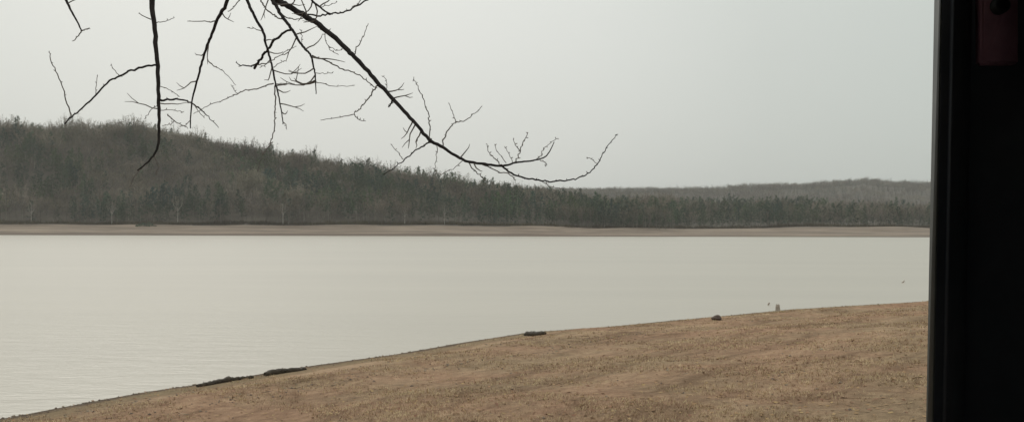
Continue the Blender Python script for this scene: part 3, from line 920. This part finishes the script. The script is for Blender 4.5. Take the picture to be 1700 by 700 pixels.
def prism(t, lo0, hi0, lo1, hi1, y0, y1, z0, z1):
    v = [(lo0, y0, z0), (hi0, y0, z0), (hi1, y0, z1), (lo1, y0, z1), (lo0, y1, z0), (hi0, y1, z0), (hi1, y1, z1), (lo1, y1, z1)]
    for f in ((0, 1, 2, 3), (5, 4, 7, 6), (4, 0, 3, 7), (1, 5, 6, 2), (3, 2, 6, 7), (4, 5, 1, 0)):
        t.quad(*[v[q] for q in f])


t = TB(); prism(t, xe(ZS) + .004, 3.0, xe(ZH) + .004, 3.0, YW0, YW1 - .006, ZS, ZH); part('wall_panel', t, 'black_panel')
t = TB(); prism(t, xe(ZS), xe(ZS) + .05, xe(ZH), xe(ZH) + .05, YW0 + .004, YW1 + .006, ZS, ZH); part('edge_strip', t, 'grey_trim', .0015)
t = TB(); prism(t, xe(ZS) + .022, xe(ZS) + .07, xe(ZH) + .022, xe(ZH) + .07, YW0 - .022, YW0 - .002, ZS, ZH); part('window_post', t, 'black_panel', .004)
t = TB(); box(t, -3, 3, YW0, YW1, ZH + .002, ZC - .002); part('header', t, 'black_panel')
t = TB(); box(t, -3, 3, YW0, YW1, ZF + .002, ZS - .002); part('sill_panel', t, 'black_panel')
t = TB(); box(t, -3, -2.8, YW0, YW1, ZS, ZH); part('wall_panel', t, 'black_panel')
t = TB(); box(t, -3.06, -3.002, -2.0, 2.54, ZF, ZC); box(t, 3.002, 3.06, -2.0, 2.54, ZF, ZC); part('side_walls', t, 'inner_wall')
t = TB(); box(t, -3.06, 3.06, -2.06, -2.002, ZF, ZC); part('back_wall', t, 'inner_wall')
t = TB(); box(t, -3.06, 3.06, -2.06, 2.54, ZF - .12, ZF - .002); part('floor', t, 'inner_wall')
t = TB(); box(t, -3.2, 3.2, -2.2, 2.6, ZC, ZC + .08); part('roof', t, 'inner_wall')
t = TB()
for x_ in (-2.9, 0, 2.9):
    for y_ in (-1.9, 2.3): box(t, x_ - .08, x_ + .08, y_ - .08, y_ + .08, 0.9, ZF - .122)
part('footings', t, 'grey_wood')

# dull red box with a round black knob fixed on the dark wall
RO = at(1660, 55, YW0 - .03)
rb_ = bpy.data.objects.new('wall_box', None); C.objects.link(rb_); rb_.location = RO
tag(rb_, 'dim dark-red box with a round black knob, fixed high on the black wall', 'wall box')


def part_at(name, t, m, org, parent, bev=0):
    me = t.mesh(name, [M[m]])
    import bmesh
    bm = bmesh.new(); bm.from_mesh(me); bmesh.ops.remove_doubles(bm, verts=bm.verts, dist=1e-5)
    if bev: bmesh.ops.bevel(bm, geom=bm.edges[:], offset=bev, segments=2, affect='EDGES')
    bmesh.ops.translate(bm, verts=bm.verts, vec=-org); bm.to_mesh(me); bm.free()
    return link(name, me, parent)


l_, r_ = at(1630, 60, YW0 - .04).x, at(1690, 60, YW0 - .04).x
bz_ = at(1660, 106, YW0 - .04).z; tz_ = bz_ + .22
t = TB(); box(t, l_, r_, YW0 - .045, YW0 - .002, bz_, tz_); part_at('box_body', t, 'dull_red', RO, rb_, .005)
kp = at(1658, 11, YW0 - .05)
t = TB(); t.tube([(kp.x, YW0 - .046, kp.z), (kp.x, YW0 - .07, kp.z), (kp.x, YW0 - .074, kp.z)], [.021, .020, .014], 20); part_at('knob', t, 'knob_black', RO, rb_)

# ------------------------------------------------------------------ air
t = TB(); box(t, -4700, 4700, -4700, 4700, -5, 150)
m, nt, b = mat('haze'); nt.nodes.remove(b)
pv = node(nt, 'ShaderNodeVolumePrincipled'); pv.inputs['Color'].default_value = (.86, .87, .86, 1)
pv.inputs['Density'].default_value = 0.00013; pv.inputs['Anisotropy'].default_value = 0.2
nt.links.new(pv.outputs[0], nt.nodes['Material Output'].inputs['Volume'])
hz = link('haze', t.mesh('haze', [m]))
import bmesh
bm = bmesh.new(); bm.from_mesh(hz.data); bmesh.ops.remove_doubles(bm, verts=bm.verts, dist=.001); bmesh.ops.recalc_face_normals(bm, faces=bm.faces); bm.to_mesh(hz.data); bm.free()
tag(hz, 'thin pale haze over the lake and hills', 'haze', kind='stuff')

# ------------------------------------------------------------------ light
SEL, SAZ = 38.0, -24.0                      # the veiled sun: high, ahead and left
sd = Vector((math.cos(rad(SEL)) * math.sin(rad(SAZ)), math.cos(rad(SEL)) * math.cos(rad(SAZ)), math.sin(rad(SEL))))
sun = bpy.data.lights.new('sun', 'SUN'); sun.energy = 0.9; sun.angle = rad(28); sun.color = (1, .96, .90)
so = bpy.data.objects.new('sun', sun); C.objects.link(so)
so.rotation_euler = sd.to_track_quat('Z', 'Y').to_euler()
w = bpy.data.worlds.new('World'); scene.world = w; w.use_nodes = True
nt = w.node_tree; bg = nt.nodes['Background']
sky = node(nt, 'ShaderNodeTexSky', sky_type='NISHITA'); sky.sun_disc = False
sky.sun_elevation = rad(SEL); sky.sun_rotation = rad(SAZ); sky.dust_density = 5
tc = node(nt, 'ShaderNodeTexCoord')
dt = node(nt, 'ShaderNodeVectorMath', operation='DOT_PRODUCT'); nt.links.new(tc.outputs['Generated'], dt.inputs[0])
gl = Vector((math.sin(rad(-12)) * math.cos(rad(7)), math.cos(rad(-12)) * math.cos(rad(7)), math.sin(rad(7)))); dt.inputs[1].default_value = gl
cl = noise(nt, mapped(nt, tc.outputs['Generated'], (1, 1, 2.2)), 1.6, 4, .5)
fac = mth(nt, 'ADD', dt.outputs['Value'], mth(nt, 'MULTIPLY_ADD', cl, .04, -.02))
veil = ramp(nt, fac, [(0.0, (.54, .55, .53)), (0.62, (.52, .545, .515)), (0.80, (.535, .575, .54)), (0.90, (.58, .61, .575)), (0.965, (.665, .685, .65)), (1.0, (.70, .715, .68))])
sep = node(nt, 'ShaderNodeSeparateXYZ'); nt.links.new(tc.outputs['Generated'], sep.inputs[0])
zen = mth(nt, 'MULTIPLY_ADD', mth(nt, 'MAXIMUM', sep.outputs[2], 0), .75, .97)
vz = node(nt, 'ShaderNodeVectorMath', operation='SCALE'); nt.links.new(veil, vz.inputs[0]); nt.links.new(zen, vz.inputs['Scale'])
b2 = node(nt, 'ShaderNodeBackground'); nt.links.new(vz.outputs[0], b2.inputs[0]); b2.inputs[1].default_value = 1.0
nt.links.new(sky.outputs[0], bg.inputs[0]); bg.inputs[1].default_value = 0.06
mx = node(nt, 'ShaderNodeMixShader'); mx.inputs[0].default_value = .93
nt.links.new(bg.outputs[0], mx.inputs[1]); nt.links.new(b2.outputs[0], mx.inputs[2])
nt.links.new(mx.outputs[0], nt.nodes['World Output'].inputs[0])
